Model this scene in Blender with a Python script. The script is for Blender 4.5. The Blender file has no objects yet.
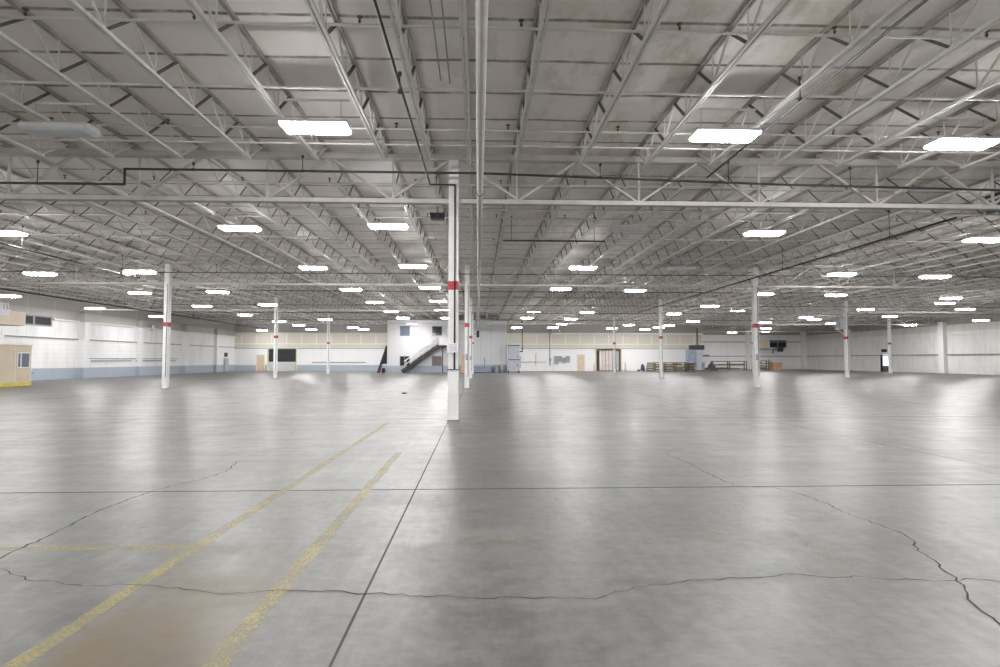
import bpy, math, random
from mathutils import Vector, Matrix
random.seed(7)
C = bpy.context.scene
COL = C.collection
H = 1.454
# ------------------------------------------------------------------ camera
cam_d = bpy.data.cameras.new('camera'); cam = bpy.data.objects.new('camera', cam_d); COL.objects.link(cam)
cam_d.sensor_width = 36.0; cam_d.lens = 575.0 / 1000.0 * 36.0
cam_d.clip_start = 0.05; cam_d.clip_end = 400
cam.location = (0, 0, H)
cam.rotation_euler = (math.radians(90 + 2.6387), 0, math.radians(-2.1888))
C.camera = cam
# ------------------------------------------------------------------ world and exposure
w = bpy.data.worlds.new('world'); C.world = w; w.use_nodes = True
w.node_tree.nodes['Background'].inputs[0].default_value = (0.75, 0.85, 1.0, 1)
w.node_tree.nodes['Background'].inputs[1].default_value = 1.5
C.view_settings.view_transform = 'Standard'; C.view_settings.look = 'None'
C.view_settings.gamma = 1.0; C.view_settings.use_curve_mapping = False
C.view_settings.exposure = 0.0
LAMP = 124.0            # radiance of a lit fixture's lens
C.cycles.max_bounces = 10; C.cycles.diffuse_bounces = 6; C.cycles.glossy_bounces = 3
C.cycles.use_denoising = True
try:
    C.cycles.denoising_input_passes = 'RGB_ALBEDO_NORMAL'; C.cycles.denoising_prefilter = 'ACCURATE'
except Exception: pass
C.cycles.use_light_tree = True
C.cycles.sample_clamp_indirect = 6.0

# ------------------------------------------------------------------ material helpers
def nt(name):
    m = bpy.data.materials.new(name); m.use_nodes = True
    t = m.node_tree; b = t.nodes['Principled BSDF']
    return m, t, b
def N(t, kind, **kw):
    n = t.nodes.new(kind)
    for k, v in kw.items(): setattr(n, k, v)
    return n
def lk(t, a, b): t.links.new(a, b)
def mth(t, op, a, b=None, c=None, clamp=False):
    n = N(t, 'ShaderNodeMath', operation=op); n.use_clamp = clamp
    for i, v in enumerate((a, b, c)):
        if v is None: continue
        if isinstance(v, (int, float)): n.inputs[i].default_value = v
        else: lk(t, v, n.inputs[i])
    return n.outputs[0]
def rng(t, v, a, b, c=0.0, d=1.0, smooth=True):
    n = N(t, 'ShaderNodeMapRange', interpolation_type='SMOOTHSTEP' if smooth else 'LINEAR')
    lk(t, v, n.inputs[0]); n.inputs[1].default_value = a; n.inputs[2].default_value = b
    n.inputs[3].default_value = c; n.inputs[4].default_value = d
    return n.outputs[0]
def noise(t, vec, scale, detail=4, rough=0.6, stretch=None):
    if stretch:
        mp = N(t, 'ShaderNodeMapping'); mp.inputs['Scale'].default_value = stretch
        lk(t, vec, mp.inputs['Vector']); vec = mp.outputs[0]
    n = N(t, 'ShaderNodeTexNoise'); n.inputs['Scale'].default_value = scale
    n.inputs['Detail'].default_value = detail; n.inputs['Roughness'].default_value = rough
    lk(t, vec, n.inputs['Vector']); return n.outputs[0]
def mix(t, f, a, b):
    n = N(t, 'ShaderNodeMix', data_type='RGBA')
    if isinstance(f, (int, float)): n.inputs[0].default_value = f
    else: lk(t, f, n.inputs[0])
    for s, v in ((6, a), (7, b)):
        if isinstance(v, tuple): n.inputs[s].default_value = (*v, 1)
        else: lk(t, v, n.inputs[s])
    return n.outputs[2]
def coords(t):
    g = N(t, 'ShaderNodeNewGeometry'); s = N(t, 'ShaderNodeSeparateXYZ'); lk(t, g.outputs['Position'], s.inputs[0])
    return g.outputs['Position'], s.outputs[0], s.outputs[1], s.outputs[2]
def objco(t):
    g = N(t, 'ShaderNodeTexCoord'); return g.outputs['Object']
def simple(name, col, rough=0.5, metal=0.0, var=0.12, scale=6.0):
    m, t, b = nt(name)
    f = noise(t, objco(t), scale)
    dark = tuple(c * (1 - var) for c in col); lite = tuple(min(1, c * (1 + var * .6)) for c in col)
    lk(t, mix(t, rng(t, f, .3, .7), dark, lite), b.inputs['Base Color'])
    b.inputs['Roughness'].default_value = rough; b.inputs['Metallic'].default_value = metal
    return m
def emis(name, col, s):
    m, t, b = nt(name)
    b.inputs['Base Color'].default_value = (.9, .9, .9, 1)
    b.inputs['Emission Color'].default_value = (*col, 1); b.inputs['Emission Strength'].default_value = s
    return m

M = {}
M['steel'] = simple('white_painted_steel', (.70, .68, .65), .5, 0, .10, 3)
M['joist'] = simple('off_white_painted_joist', (.68, .655, .625), .55, 0, .14, 2)
M['girder'] = simple('dusty_white_girder_steel', (.55, .53, .50), .55, 0, .12, 2)
M['darkweb'] = simple('dark_web_bar', (.12, .105, .09), .7, 0, .2, 3)  # darker colour for the joist diagonals of one lean
M['topchord'] = simple('stained_top_chord', (.46, .43, .39), .6, 0, .3, 1.5)
M['colwhite'] = simple('white_column_paint', (.86, .86, .85), .45, 0, .08, 2.5)
M['red'] = simple('red_paint', (.50, .055, .06), .5, 0, .15, 8)
M['darkpipe'] = simple('dark_pipe', (.05, .05, .055), .45, .3, .2, 5)
M['greypipe'] = simple('grey_conduit', (.22, .22, .22), .45, .4, .15, 5)
M['whitepipe'] = simple('white_pipe_paint', (.68, .665, .635), .45, 0, .06, 4)
M['headmetal'] = simple('tarnished_sprinkler_metal', (.10, .085, .07), .5, .5, .2, 20)
M['housing'] = simple('white_lamp_housing', (.78, .78, .78), .4, 0, .04, 6)
M['lens'] = emis('lit_prismatic_lens', (1.0, .985, .99), LAMP)
M['offlens'] = simple('unlit_prismatic_lens', (.62, .66, .66), .3, 0, .05, 6)
M['wire'] = simple('galvanised_wire', (.45, .45, .45), .4, .6, .1, 8)
M['black'] = simple('black_enamel', (.018, .018, .022), .4, 0, .2, 5)
M['darkblue'] = simple('dark_blue_enamel', (.035, .045, .075), .4, 0, .2, 5)
M['tan'] = simple('tan_panel', (.62, .53, .40), .6, 0, .06, 2)
M['tandoor'] = simple('tan_door_paint', (.66, .53, .39), .5, 0, .05, 2)
M['cream'] = simple('cream_panel', (.80, .70, .56), .55, 0, .05, 2)
M['yellow'] = simple('yellow_paint', (.68, .55, .10), .5, 0, .15, 5)
M['paleyellow'] = simple('faded_yellow_paint', (.74, .68, .42), .5, 0, .12, 5)
M['glassdark'] = simple('dark_window_glass', (.02, .022, .028), .08, 0, .2, 3)
M['glassblue'] = simple('blue_grey_window_glass', (.17, .20, .26), .08, 0, .1, 3)
M['glassbrown'] = simple('brown_window_blind', (.20, .17, .155), .3, 0, .1, 3)
M['greyframe'] = simple('grey_frame', (.30, .30, .31), .5, .2, .1, 5)
M['greybox'] = simple('grey_enamel_box', (.33, .36, .37), .5, .1, .12, 3)
M['bluegrey'] = simple('blue_grey_enamel', (.25, .30, .38), .45, .1, .2, 2)
M['machine'] = simple('pale_grey_machine', (.46, .48, .52), .45, .1, .12, 2)
M['paper'] = simple('white_paper', (.86, .86, .90), .7, 0, .03, 20)
M['ink'] = simple('faint_grey_ink', (.40, .40, .45), .7, 0, .1, 20)
M['card'] = simple('brown_cardboard', (.42, .25, .15), .8, 0, .15, 4)
M['lightcard'] = simple('pale_cardboard', (.78, .62, .44), .8, 0, .1, 4)
M['orange'] = simple('orange_door_paint', (.80, .50, .32), .5, 0, .06, 3)
M['olive'] = simple('olive_rack_steel', (.115, .105, .07), .6, .2, .25, 5)
M['wood'] = simple('aged_timber', (.19, .155, .10), .75, 0, .3, 6)
M['pink'] = simple('pinkish_panel', (.72, .63, .61), .6, 0, .12, 2)
M['brown'] = simple('brown_edge', (.20, .13, .10), .7, 0, .2, 5)
M['darkgrey'] = simple('dark_grey_metal', (.04, .04, .044), .5, .2, .2, 3)
M['purple'] = simple('purple_plastic', (.12, .105, .15), .4, 0, .3, 8)
M['darkred'] = simple('dark_red_plastic', (.12, .02, .02), .4, 0, .2, 8)
M['dockwhite'] = simple('dull_white_dock_door', (.60, .62, .60), .5, 0, .06, 3)
M['crack'] = simple('dark_crack', (.032, .031, .029), .95, 0, .3, 40)  # plain dark colour of the floor cracks
M['shelf'] = simple('white_trim_steel', (.80, .78, .74), .5, 0, .05, 4)
M['beigetrim'] = simple('beige_trim', (.82, .80, .73), .55, 0, .06, 3)
M['duct'] = simple('charcoal_louver', (.02, .02, .026), .6, 0, .3, 4)

# ---- painted wall finishes (bands of paint, siding lines, grime)
def wall_mat(name, bands, seam_h=None, seam_v=None, axis='y', grime=.25, zmax_grime=None):
    m, t, b = nt(name); pos, x, y, z = coords(t)
    col = bands[0][1]
    cur = None
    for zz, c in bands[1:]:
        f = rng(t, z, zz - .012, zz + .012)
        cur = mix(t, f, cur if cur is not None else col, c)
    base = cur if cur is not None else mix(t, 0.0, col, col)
    u = y if axis == 'y' else x
    if seam_h:
        s0, s1, step, c = seam_h
        d = mth(t, 'PINGPONG', z, step / 2)
        f = mth(t, 'MULTIPLY', mth(t, 'LESS_THAN', d, .012), mth(t, 'MULTIPLY', mth(t, 'GREATER_THAN', z, s0), mth(t, 'LESS_THAN', z, s1)))
        base = mix(t, mth(t, 'MULTIPLY', f, .45), base, c)
    if seam_v:
        s0, s1, step, off, c = seam_v
        d = mth(t, 'PINGPONG', mth(t, 'SUBTRACT', u, off), step / 2)
        f = mth(t, 'MULTIPLY', mth(t, 'LESS_THAN', d, .03), mth(t, 'MULTIPLY', mth(t, 'GREATER_THAN', z, s0), mth(t, 'LESS_THAN', z, s1)))
        base = mix(t, mth(t, 'MULTIPLY', f, .5), base, c)
    g = noise(t, pos, .55, 5, .65, (1, 1, .45))
    g2 = noise(t, pos, 2.2, 4, .6, (1, 1, .25))
    f = mth(t, 'MULTIPLY', rng(t, mth(t, 'MULTIPLY', mth(t, 'ADD', g, g2), .5), .46, .70), grime)
    base = mix(t, f, base, (.36, .34, .29))
    lk(t, base, b.inputs['Base Color']); b.inputs['Roughness'].default_value = .55
    return m
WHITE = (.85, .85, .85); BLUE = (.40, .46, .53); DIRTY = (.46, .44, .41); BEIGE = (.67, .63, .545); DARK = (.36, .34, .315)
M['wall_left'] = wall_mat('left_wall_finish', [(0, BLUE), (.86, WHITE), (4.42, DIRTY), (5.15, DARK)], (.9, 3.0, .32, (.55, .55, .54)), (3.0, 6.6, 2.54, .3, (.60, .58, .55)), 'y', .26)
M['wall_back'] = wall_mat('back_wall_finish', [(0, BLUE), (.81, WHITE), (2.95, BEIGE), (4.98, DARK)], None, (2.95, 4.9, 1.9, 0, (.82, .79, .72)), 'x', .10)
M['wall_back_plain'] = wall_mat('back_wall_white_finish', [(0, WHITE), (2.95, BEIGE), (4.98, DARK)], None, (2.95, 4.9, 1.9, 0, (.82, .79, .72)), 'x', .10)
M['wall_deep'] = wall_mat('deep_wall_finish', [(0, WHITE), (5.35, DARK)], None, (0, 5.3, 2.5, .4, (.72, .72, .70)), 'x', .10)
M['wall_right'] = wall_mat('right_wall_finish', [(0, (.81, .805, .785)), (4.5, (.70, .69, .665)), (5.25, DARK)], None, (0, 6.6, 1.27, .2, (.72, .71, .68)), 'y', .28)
M['block'] = wall_mat('office_block_finish', [(0, BLUE), (.80, (.70, .70, .71))], (2.9, 2.99, 2.95, (.6, .6, .62)), None, 'x', .03)
M['blockshaded'] = wall_mat('shaded_block_finish', [(0, BLUE), (.92, (.66, .67, .68))], (2.9, 2.99, 2.95, (.45, .45, .46)), (0.9, 6, 1.22, .3, (.46, .47, .48)), 'x', .10)  # grey tone paints in the shading of the block's right part
M['wall_plain'] = wall_mat('plain_wall_finish', [(0, WHITE)], None, None, 'x', .2)

# ---- concrete floor
def floor_mat():
    m, t, b = nt('worn_concrete'); pos, x, y, z = coords(t)
    n1 = noise(t, pos, .35, 5, .6); n2 = noise(t, pos, 1.6, 6, .65); n3 = noise(t, pos, 9, 5, .7)
    n4 = noise(t, pos, 1.0, 6, .7, (.35, 3.5, 1)); n5 = noise(t, pos, 1.0, 5, .7, (5.0, .5, 1))
    s = mth(t, 'MULTIPLY', mth(t, 'ADD', mth(t, 'ADD', n1, n2), mth(t, 'ADD', n4, n3)), .25)
    c = mix(t, rng(t, s, .41, .59), (.080, .079, .073), (.160, .158, .147))
    c = mix(t, mth(t, 'MULTIPLY', rng(t, n5, .45, .70), .30), c, (.19, .187, .178))
    n7 = noise(t, pos, 14, 6, .75, (.5, 1.6, 1))
    c = mix(t, mth(t, 'MULTIPLY', rng(t, n7, .50, .72), .45), c, (.075, .073, .067))
    # brown traffic stain between the painted lines
    f = mth(t, 'MULTIPLY', rng(t, x, -2.2, -2.0), rng(t, x, -1.2, -1.42))
    f = mth(t, 'MULTIPLY', f, rng(t, y, 5.4, 2.6)); f = mth(t, 'MULTIPLY', f, rng(t, n2, .30, .62, .35, 1.0))
    c = mix(t, mth(t, 'MULTIPLY', f, .90), c, (.118, .088, .043))
    # dark tyre stains in long soft bands
    n6 = noise(t, pos, .5, 4, .6, (.25, 1.6, 1))
    c = mix(t, mth(t, 'MULTIPLY', rng(t, n6, .56, .75), .35), c, (.075, .072, .066))
    # sawn joints
    jx = mth(t, 'LESS_THAN', mth(t, 'PINGPONG', mth(t, 'ADD', x, .70), 3.85), .008)
    jy = mth(t, 'LESS_THAN', mth(t, 'PINGPONG', mth(t, 'SUBTRACT', y, 6.57), 3.93), .018)
    j = mth(t, 'MAXIMUM', jx, jy)
    c = mix(t, mth(t, 'MULTIPLY', j, .85), c, (.03, .029, .027))
    lk(t, c, b.inputs['Base Color'])
    r = mth(t, 'ADD', rng(t, n4, .35, .7, .31, .42), mth(t, 'MULTIPLY', rng(t, n2, .4, .7), .10))
    lk(t, mth(t, 'ADD', r, mth(t, 'MULTIPLY', j, .4)), b.inputs['Roughness'])
    bp = N(t, 'ShaderNodeBump'); bp.inputs['Strength'].default_value = .06; bp.inputs['Distance'].default_value = .005
    lk(t, mth(t, 'ADD', n4, mth(t, 'MULTIPLY', n3, .5)), bp.inputs['Height']); lk(t, bp.outputs[0], b.inputs['Normal'])
    b.inputs['Specular IOR Level'].default_value = .33
    return m
M['floor'] = floor_mat()
def paint_mat(name, cut, col=(.56, .46, .15)):
    m, t, b = nt(name); pos, x, y, z = coords(t)
    n = noise(t, pos, 45, 8, .8); n2 = noise(t, pos, 3.0, 5, .65)
    f = rng(t, mth(t, 'ADD', mth(t, 'MULTIPLY', n, .6), mth(t, 'MULTIPLY', n2, .4)), cut - .12, cut + .10, 0.0, .70)
    lk(t, mix(t, rng(t, n, .3, .7), col, tuple(min(1, c * 1.35) for c in col)), b.inputs['Base Color'])
    b.inputs['Roughness'].default_value = .45
    lk(t, f, b.inputs['Alpha']); return m
M['line'] = paint_mat('worn_yellow_line_paint', .47, (.27, .235, .105)); M['faint'] = paint_mat('almost_gone_line_paint', .60, (.27, .235, .105))
def ceiling_mat():
    m, t, b = nt('roof_insulation_facing'); pos, x, y, z = coords(t)
    n1 = noise(t, pos, .5, 5, .6); n2 = noise(t, pos, 2.5, 5, .65, (1, .5, 1))
    c = mix(t, rng(t, n1, .3, .7), (.81, .77, .73), (.87, .83, .795))
    wob = mth(t, 'MULTIPLY', mth(t, 'SUBTRACT', noise(t, pos, 1.1, 2, .5, (1, .1, 1)), .5), .10)
    d = mth(t, 'PINGPONG', mth(t, 'ADD', mth(t, 'SUBTRACT', y, 9.74), wob), .61)
    f = mth(t, 'MULTIPLY', rng(t, d, .06, .015), rng(t, n2, .3, .6, .35, .95))
    c = mix(t, f, c, (.13, .115, .095))
    st = mth(t, 'MULTIPLY', rng(t, n2, .44, .66), rng(t, n1, .36, .56))
    st = mth(t, 'MULTIPLY', st, rng(t, x, -3.0, 4.0, .25, 1.0))
    c = mix(t, mth(t, 'MULTIPLY', st, .48), c, (.40, .33, .22))
    lk(t, c, b.inputs['Base Color']); b.inputs['Roughness'].default_value = .6
    bp = N(t, 'ShaderNodeBump'); bp.inputs['Strength'].default_value = .5; bp.inputs['Distance'].default_value = .05
    lk(t, mth(t, 'SUBTRACT', n1, mth(t, 'MULTIPLY', f, .5)), bp.inputs['Height']); lk(t, bp.outputs[0], b.inputs['Normal'])
    return m
M['ceiling'] = ceiling_mat()

# ------------------------------------------------------------------ mesh helpers
class MB:
    def __init__(s): s.v = []; s.f = []
    def box(s, x0, x1, y0, y1, z0, z1):
        o = len(s.v)
        s.v += [(x0,y0,z0),(x1,y0,z0),(x1,y1,z0),(x0,y1,z0),(x0,y0,z1),(x1,y0,z1),(x1,y1,z1),(x0,y1,z1)]
        s.f += [tuple(o + i for i in q) for q in ((3,2,1,0),(4,5,6,7),(0,1,5,4),(1,2,6,5),(2,3,7,6),(3,0,4,7))]
        return s
    def cbox(s, c, d): return s.box(c[0]-d[0]/2, c[0]+d[0]/2, c[1]-d[1]/2, c[1]+d[1]/2, c[2]-d[2]/2, c[2]+d[2]/2)
    def bar(s, a, b, wd, th=None, side=(1,0,0)):
        a = Vector(a); b = Vector(b); th = th or wd
        d = (b - a).normalized(); u = Vector(side); u = u - d * u.dot(d)
        if u.length < 1e-4: u = Vector((0,1,0)) - d * d.y
        u.normalize(); n = d.cross(u); o = len(s.v)
        for p in (a, b):
            for i, j in ((-1,-1),(1,-1),(1,1),(-1,1)): s.v.append(tuple(p + u*(i*wd/2) + n*(j*th/2)))
        s.f += [tuple(o + i for i in q) for q in ((3,2,1,0),(4,5,6,7),(0,1,5,4),(1,2,6,5),(2,3,7,6),(3,0,4,7))]
        return s
    def tube(s, pts, r, n=10):
        pts = [Vector(p) for p in pts]; rings = []
        for i, p in enumerate(pts):
            if i == 0: d = pts[1] - p
            elif i == len(pts) - 1: d = p - pts[i-1]
            else: d = (p - pts[i-1]).normalized() + (pts[i+1] - p).normalized()
            d.normalize(); u = Vector((0,0,1)) if abs(d.z) < .8 else Vector((0,1,0))
            k = 1.0
            if 0 < i < len(pts) - 1:
                cc = (p - pts[i-1]).normalized().dot(d); k = 1 / max(cc, .5)
            a = d.cross(u).normalized(); b = d.cross(a).normalized(); o = len(s.v)
            e = (pts[i] - pts[i-1]).normalized() if i else d
            for q in range(n):
                t = 2*math.pi*q/n; off = a*math.cos(t)*r + b*math.sin(t)*r
                if k > 1.001:   # mitre: push the ring along the bend plane
                    perp = (e - d*e.dot(d))
                    if perp.length > 1e-5:
                        perp.normalize(); off = off + perp*(off.dot(perp))*(k-1)
                s.v.append(tuple(p + off))
            rings.append(o)
        for r0, r1 in zip(rings, rings[1:]):
            for q in range(n): s.f.append((r0+q, r0+(q+1)%n, r1+(q+1)%n, r1+q))
        s.f.append(tuple(rings[0]+q for q in reversed(range(n)))); s.f.append(tuple(rings[-1]+q for q in range(n)))
        return s
    def lathe(s, prof, c=(0,0,0), n=14):
        o = len(s.v); m = len(prof)
        for r, z in prof:
            for q in range(n):
                t = 2*math.pi*q/n; s.v.append((c[0]+r*math.cos(t), c[1]+r*math.sin(t), c[2]+z))
        for i in range(m-1):
            for q in range(n): s.f.append((o+i*n+q, o+i*n+(q+1)%n, o+(i+1)*n+(q+1)%n, o+(i+1)*n+q))
        s.f.append(tuple(o+q for q in reversed(range(n)))); s.f.append(tuple(o+(m-1)*n+q for q in range(n)))
        return s
    def prism(s, poly, axis, a, b):
        # poly is a list of 2D points; extruded along axis ('x' or 'y') from a to b
        o = len(s.v); n = len(poly)
        for e in (a, b):
            for p, q in poly: s.v.append((e, p, q) if axis == 'x' else ((p, e, q) if axis == 'y' else (p, q, e)))
        s.f.append(tuple(o+i for i in range(n))); s.f.append(tuple(o+n+i for i in reversed(range(n))))
        for i in range(n): s.f.append((o+i, o+n+i, o+n+(i+1)%n, o+(i+1)%n))
        return s
    def mesh(s, name, mat, smooth=False, bevel=0):
        me = bpy.data.meshes.new(name); me.from_pydata(s.v, [], s.f); me.materials.append(M[mat])
        import bmesh
        bm = bmesh.new(); bm.from_mesh(me)
        bmesh.ops.recalc_face_normals(bm, faces=bm.faces)
        if bevel:
            bmesh.ops.bevel(bm, geom=list(bm.edges), offset=bevel, segments=2, profile=.6, affect='EDGES')
        bm.to_mesh(me); bm.free()
        if smooth:
            for p in me.polygons: p.use_smooth = len(p.vertices) == 4
        return me
    def build(s, name, mat, parent=None, loc=None, smooth=False, bevel=0):
        return put(s.mesh(name, mat, smooth, bevel), name, parent, loc)
def put(me, name, parent=None, loc=None):
    o = bpy.data.objects.new(name, me); COL.objects.link(o)
    if parent: o.parent = parent
    if loc: o.location = loc
    return o
def tag(o, label, cat, group=None):
    o['label'] = label; o['category'] = cat
    if group: o['group'] = group
    return o
def thing(name, label, cat, loc=(0,0,0), rz=0, group=None):
    o = bpy.data.objects.new(name, None); o.empty_display_size = .1; COL.objects.link(o)
    o.location = loc; o.rotation_euler = (0,0,rz)
    return tag(o, label, cat, group)
def struct(o): o['kind'] = 'structure'; return o
KIDS = {}
def dup(root, loc, label, group=None, rz=None):
    r = root.copy(); COL.objects.link(r); r.location = loc; r['label'] = label
    if rz is not None: r.rotation_euler = (0,0,rz)
    if group: r['group'] = group
    for ch in list(root.children):
        c = ch.copy(); COL.objects.link(c); c.parent = r
        for g in list(ch.children):
            d = g.copy(); COL.objects.link(d); d.parent = c
    return r
ORD = ['zeroth','first','second','third','fourth','fifth','sixth','seventh','eighth','ninth','tenth','eleventh','twelfth','thirteenth','fourteenth','fifteenth','sixteenth','seventeenth','eighteenth','nineteenth','twentieth']
def ordn(n):
    if n <= 20: return ORD[n]
    tens = {2:'twenty',3:'thirty',4:'forty'}[n//10]
    return {20:'twentieth',30:'thirtieth',40:'fortieth'}[n] if n % 10 == 0 else tens + '-' + ORD[n%10]

XL, XR, YN, YB, YD, XJ = -31.2, 51.0, -9.0, 75.0, 88.0, 29.6
ZR = 6.64
ROWS = [-1.75, 14.0, 29.75, 45.5, 61.25, 77.0]
CX0, DX = -.57, 15.2

# ------------------------------------------------------------------ the shell
fl = struct(MB().box(XL-.3, XR+.3, YN-.3, YD+.3, -.2, 0).build('floor', 'floor'))
struct(MB().box(XL-.3, XR+.3, YN-.3, YD+.3, ZR, ZR+.2).build('ceiling', 'ceiling'))
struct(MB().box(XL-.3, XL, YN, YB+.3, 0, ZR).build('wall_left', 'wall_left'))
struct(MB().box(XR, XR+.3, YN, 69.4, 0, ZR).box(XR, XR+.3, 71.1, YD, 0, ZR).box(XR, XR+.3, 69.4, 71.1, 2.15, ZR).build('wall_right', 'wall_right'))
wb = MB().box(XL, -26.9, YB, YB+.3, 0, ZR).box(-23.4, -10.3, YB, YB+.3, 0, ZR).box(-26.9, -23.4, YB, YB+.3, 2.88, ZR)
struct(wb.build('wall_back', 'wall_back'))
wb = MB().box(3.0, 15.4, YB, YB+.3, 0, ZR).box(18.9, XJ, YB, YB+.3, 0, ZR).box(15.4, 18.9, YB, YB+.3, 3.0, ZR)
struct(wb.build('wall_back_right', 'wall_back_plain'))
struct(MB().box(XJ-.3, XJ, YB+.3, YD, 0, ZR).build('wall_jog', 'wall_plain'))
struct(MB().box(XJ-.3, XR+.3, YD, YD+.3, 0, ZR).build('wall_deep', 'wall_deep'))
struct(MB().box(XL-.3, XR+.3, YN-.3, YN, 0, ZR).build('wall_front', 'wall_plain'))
# trims on the back wall: beam, sill, soffit, upright battens
struct(MB().box(XL, -10.4, YB-.06, YB, 3.46, 3.60).box(3.4, XJ, YB-.06, YB, 3.46, 3.60).build('trim_1', 'beigetrim'))
struct(MB().box(XL, -10.4, YB-.05, YB, 2.90, 2.97).box(3.4, XJ, YB-.05, YB, 2.90, 2.97).build('trim_2', 'greyframe'))
struct(MB().box(9.6, XJ, YB-.5, YB, 4.78, 5.0).build('trim_3', 'shelf'))
b = MB()
for i in range(33):
    x = XL + .9 + i*1.9
    if -10.6 < x < 3.4: continue
    b.box(x-.05, x+.05, YB-.045, YB, 3.62, 4.75)
struct(b.build('trim_4', 'beigetrim'))
# girts on the side and deep walls
struct(MB().box(XL, XL+.10, 20, YB, 3.02, 3.10).build('trim_5', 'greyframe'))
struct(MB().box(XL, XL+.16, 43.3, YB, 4.36, 4.50).build('trim_6', 'shelf'))
struct(MB().box(XL, XL+.06, 46.5, 61, 1.55, 1.61).build('trim_7', 'greyframe'))
struct(MB().box(XR-.14, XR, 30, YD, 1.98, 2.09).build('trim_8', 'greyframe'))
struct(MB().box(XR-.14, XR, 30, YD, 4.15, 4.26).build('trim_9', 'shelf'))
struct(MB().box(XJ, XR, YD-.14, YD, 1.98, 2.09).build('trim_10', 'greyframe'))
struct(MB().box(XJ, XR, YD-.14, YD, 4.2, 4.32).build('trim_11', 'greyframe'))
# wall columns (clad pilasters)
def pilaster(name, x0, x1, y0, y1, z1, mat):
    struct(MB().box(x0, x1, y0, y1, 0, z1).build(name, mat))
for i, (y, wd, dp) in enumerate(((46.3, .6, .55), (54.0, .5, .35), (62.0, .7, .55), (69.5, .5, .35), (38.4, .55, .35))):
    pilaster('trim_%d' % (12+i), XL, XL+dp, y-wd/2, y+wd/2, 5.1, 'wall_left')
for i, (y, wd) in enumerate(((61.0, .75), (45.5, .75), (77.0, .7))):
    pilaster('trim_%d' % (17+i), XR-.45, XR, y-wd/2, y+wd/2, 5.6, 'wall_plain')
pilaster('trim_20', XR-.7, XR, YD-.6, YD, 6.0, 'wall_plain')
pilaster('trim_21', 41.6, 42.2, YD-.35, YD, 6.0, 'wall_plain')

# ------------------------------------------------------------------ floor marks (parts of the floor)
def line(x0, x1, y0, y1, mat, wob=.010, lean=0):
    b = MB(); n = 40; along_y = (y1-y0) > (x1-x0)
    for i in range(n+1):
        t = i/n; e0 = random.uniform(-wob, wob); e1 = random.uniform(-wob, wob)
        if along_y: b.v += [(x0+e0+lean*t, y0+(y1-y0)*t, .002), (x1+e1+lean*t, y0+(y1-y0)*t, .002)]
        else: b.v += [(x0+(x1-x0)*t, y0+e0, .002), (x0+(x1-x0)*t, y1+e1, .002)]
    for i in range(n): b.f.append((2*i, 2*i+1, 2*i+3, 2*i+2))
    return b.build('painted_line', mat, fl)
line(-2.32, -2.21, -3.0, 13.4, 'line', lean=.18); line(-1.30, -1.19, -3.0, 9.2, 'line'); line(-1.30, -1.20, 9.2, 13.0, 'faint')
line(-9.0, -2.24, 4.58, 4.68, 'line'); line(-1.2, 2.2, 4.60, 4.71, 'faint'); line(2.55, 2.68, 3.6, 6.0, 'faint')
CRACKS = [
 [(-3.324,4.206),(-2.992,3.993),(-2.724,3.931),(-2.462,3.871),(-2.247,3.879),(-2.035,3.838),(-1.85,3.783),(-1.632,3.713),(-1.364,3.733),(-1.118,3.739),(-.929,3.732),(-.669,3.676),(-.355,3.633),(-.046,3.592),(.29,3.579),(.502,3.556),(.713,3.541),(.861,3.648),(1.073,3.72),(1.287,3.778),(1.404,3.824),(1.747,3.838),(1.96,3.856),(2.157,3.903),(2.351,3.823),(2.596,3.832),(2.793,3.771),(3.109,3.742),(3.237,3.772),(3.423,3.713),(4.2,3.66),(5.1,3.72)],
 [(2.912,8.781),(2.967,8.016),(2.949,7.12),(2.98,6.6),(3.377,6.488),(3.498,6.19),(3.533,5.714),(3.493,5.343),(3.546,5.013),(3.551,4.722),(3.476,4.516),(3.346,4.329),(3.31,4.112),(3.207,3.899),(3.198,3.791),(3.082,3.595),(2.972,3.447),(2.912,3.283),(2.906,3.206),(2.868,3.121),(2.80,2.7),(2.83,2.2)],
 [(-3.459,8.584),(-3.283,7.679),(-3.367,7.183),(-3.583,6.704),(-3.612,6.557),(-3.639,6.069),(-3.638,5.686),(-3.572,5.254),(-3.537,4.86),(-3.524,4.546),(-3.5,4.45),(-3.42,4.30),(-3.324,4.206)]]
def crack(pts, w0):
    rnd = random.Random(len(pts)); fine = []
    for a, c in zip(pts, pts[1:]):
        d = math.dist(a, c); n = max(1, int(d/.06))
        for i in range(n):
            t = i/n; j = .02 if i else 0
            fine.append((a[0]+(c[0]-a[0])*t+rnd.uniform(-j,j), a[1]+(c[1]-a[1])*t+rnd.uniform(-j,j)))
    fine.append(pts[-1]); b = MB()
    for i, p in enumerate(fine):
        q = fine[min(i+1, len(fine)-1)]; r = fine[max(i-1, 0)]
        dx, dy = q[0]-r[0], q[1]-r[1]; L = math.hypot(dx, dy) or 1
        wd = w0*rnd.uniform(.35, 1.0)*min(1, .3+i/6, .3+(len(fine)-1-i)/6)
        b.v += [(p[0]-dy/L*wd/2, p[1]+dx/L*wd/2, .003), (p[0]+dy/L*wd/2, p[1]-dx/L*wd/2, .003)]
    for i in range(len(fine)-1): b.f.append((2*i, 2*i+1, 2*i+3, 2*i+2))
    b.build('crack', 'crack', fl)
crack(CRACKS[0], .012); crack(CRACKS[1], .016); crack(CRACKS[2], .020)

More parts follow.
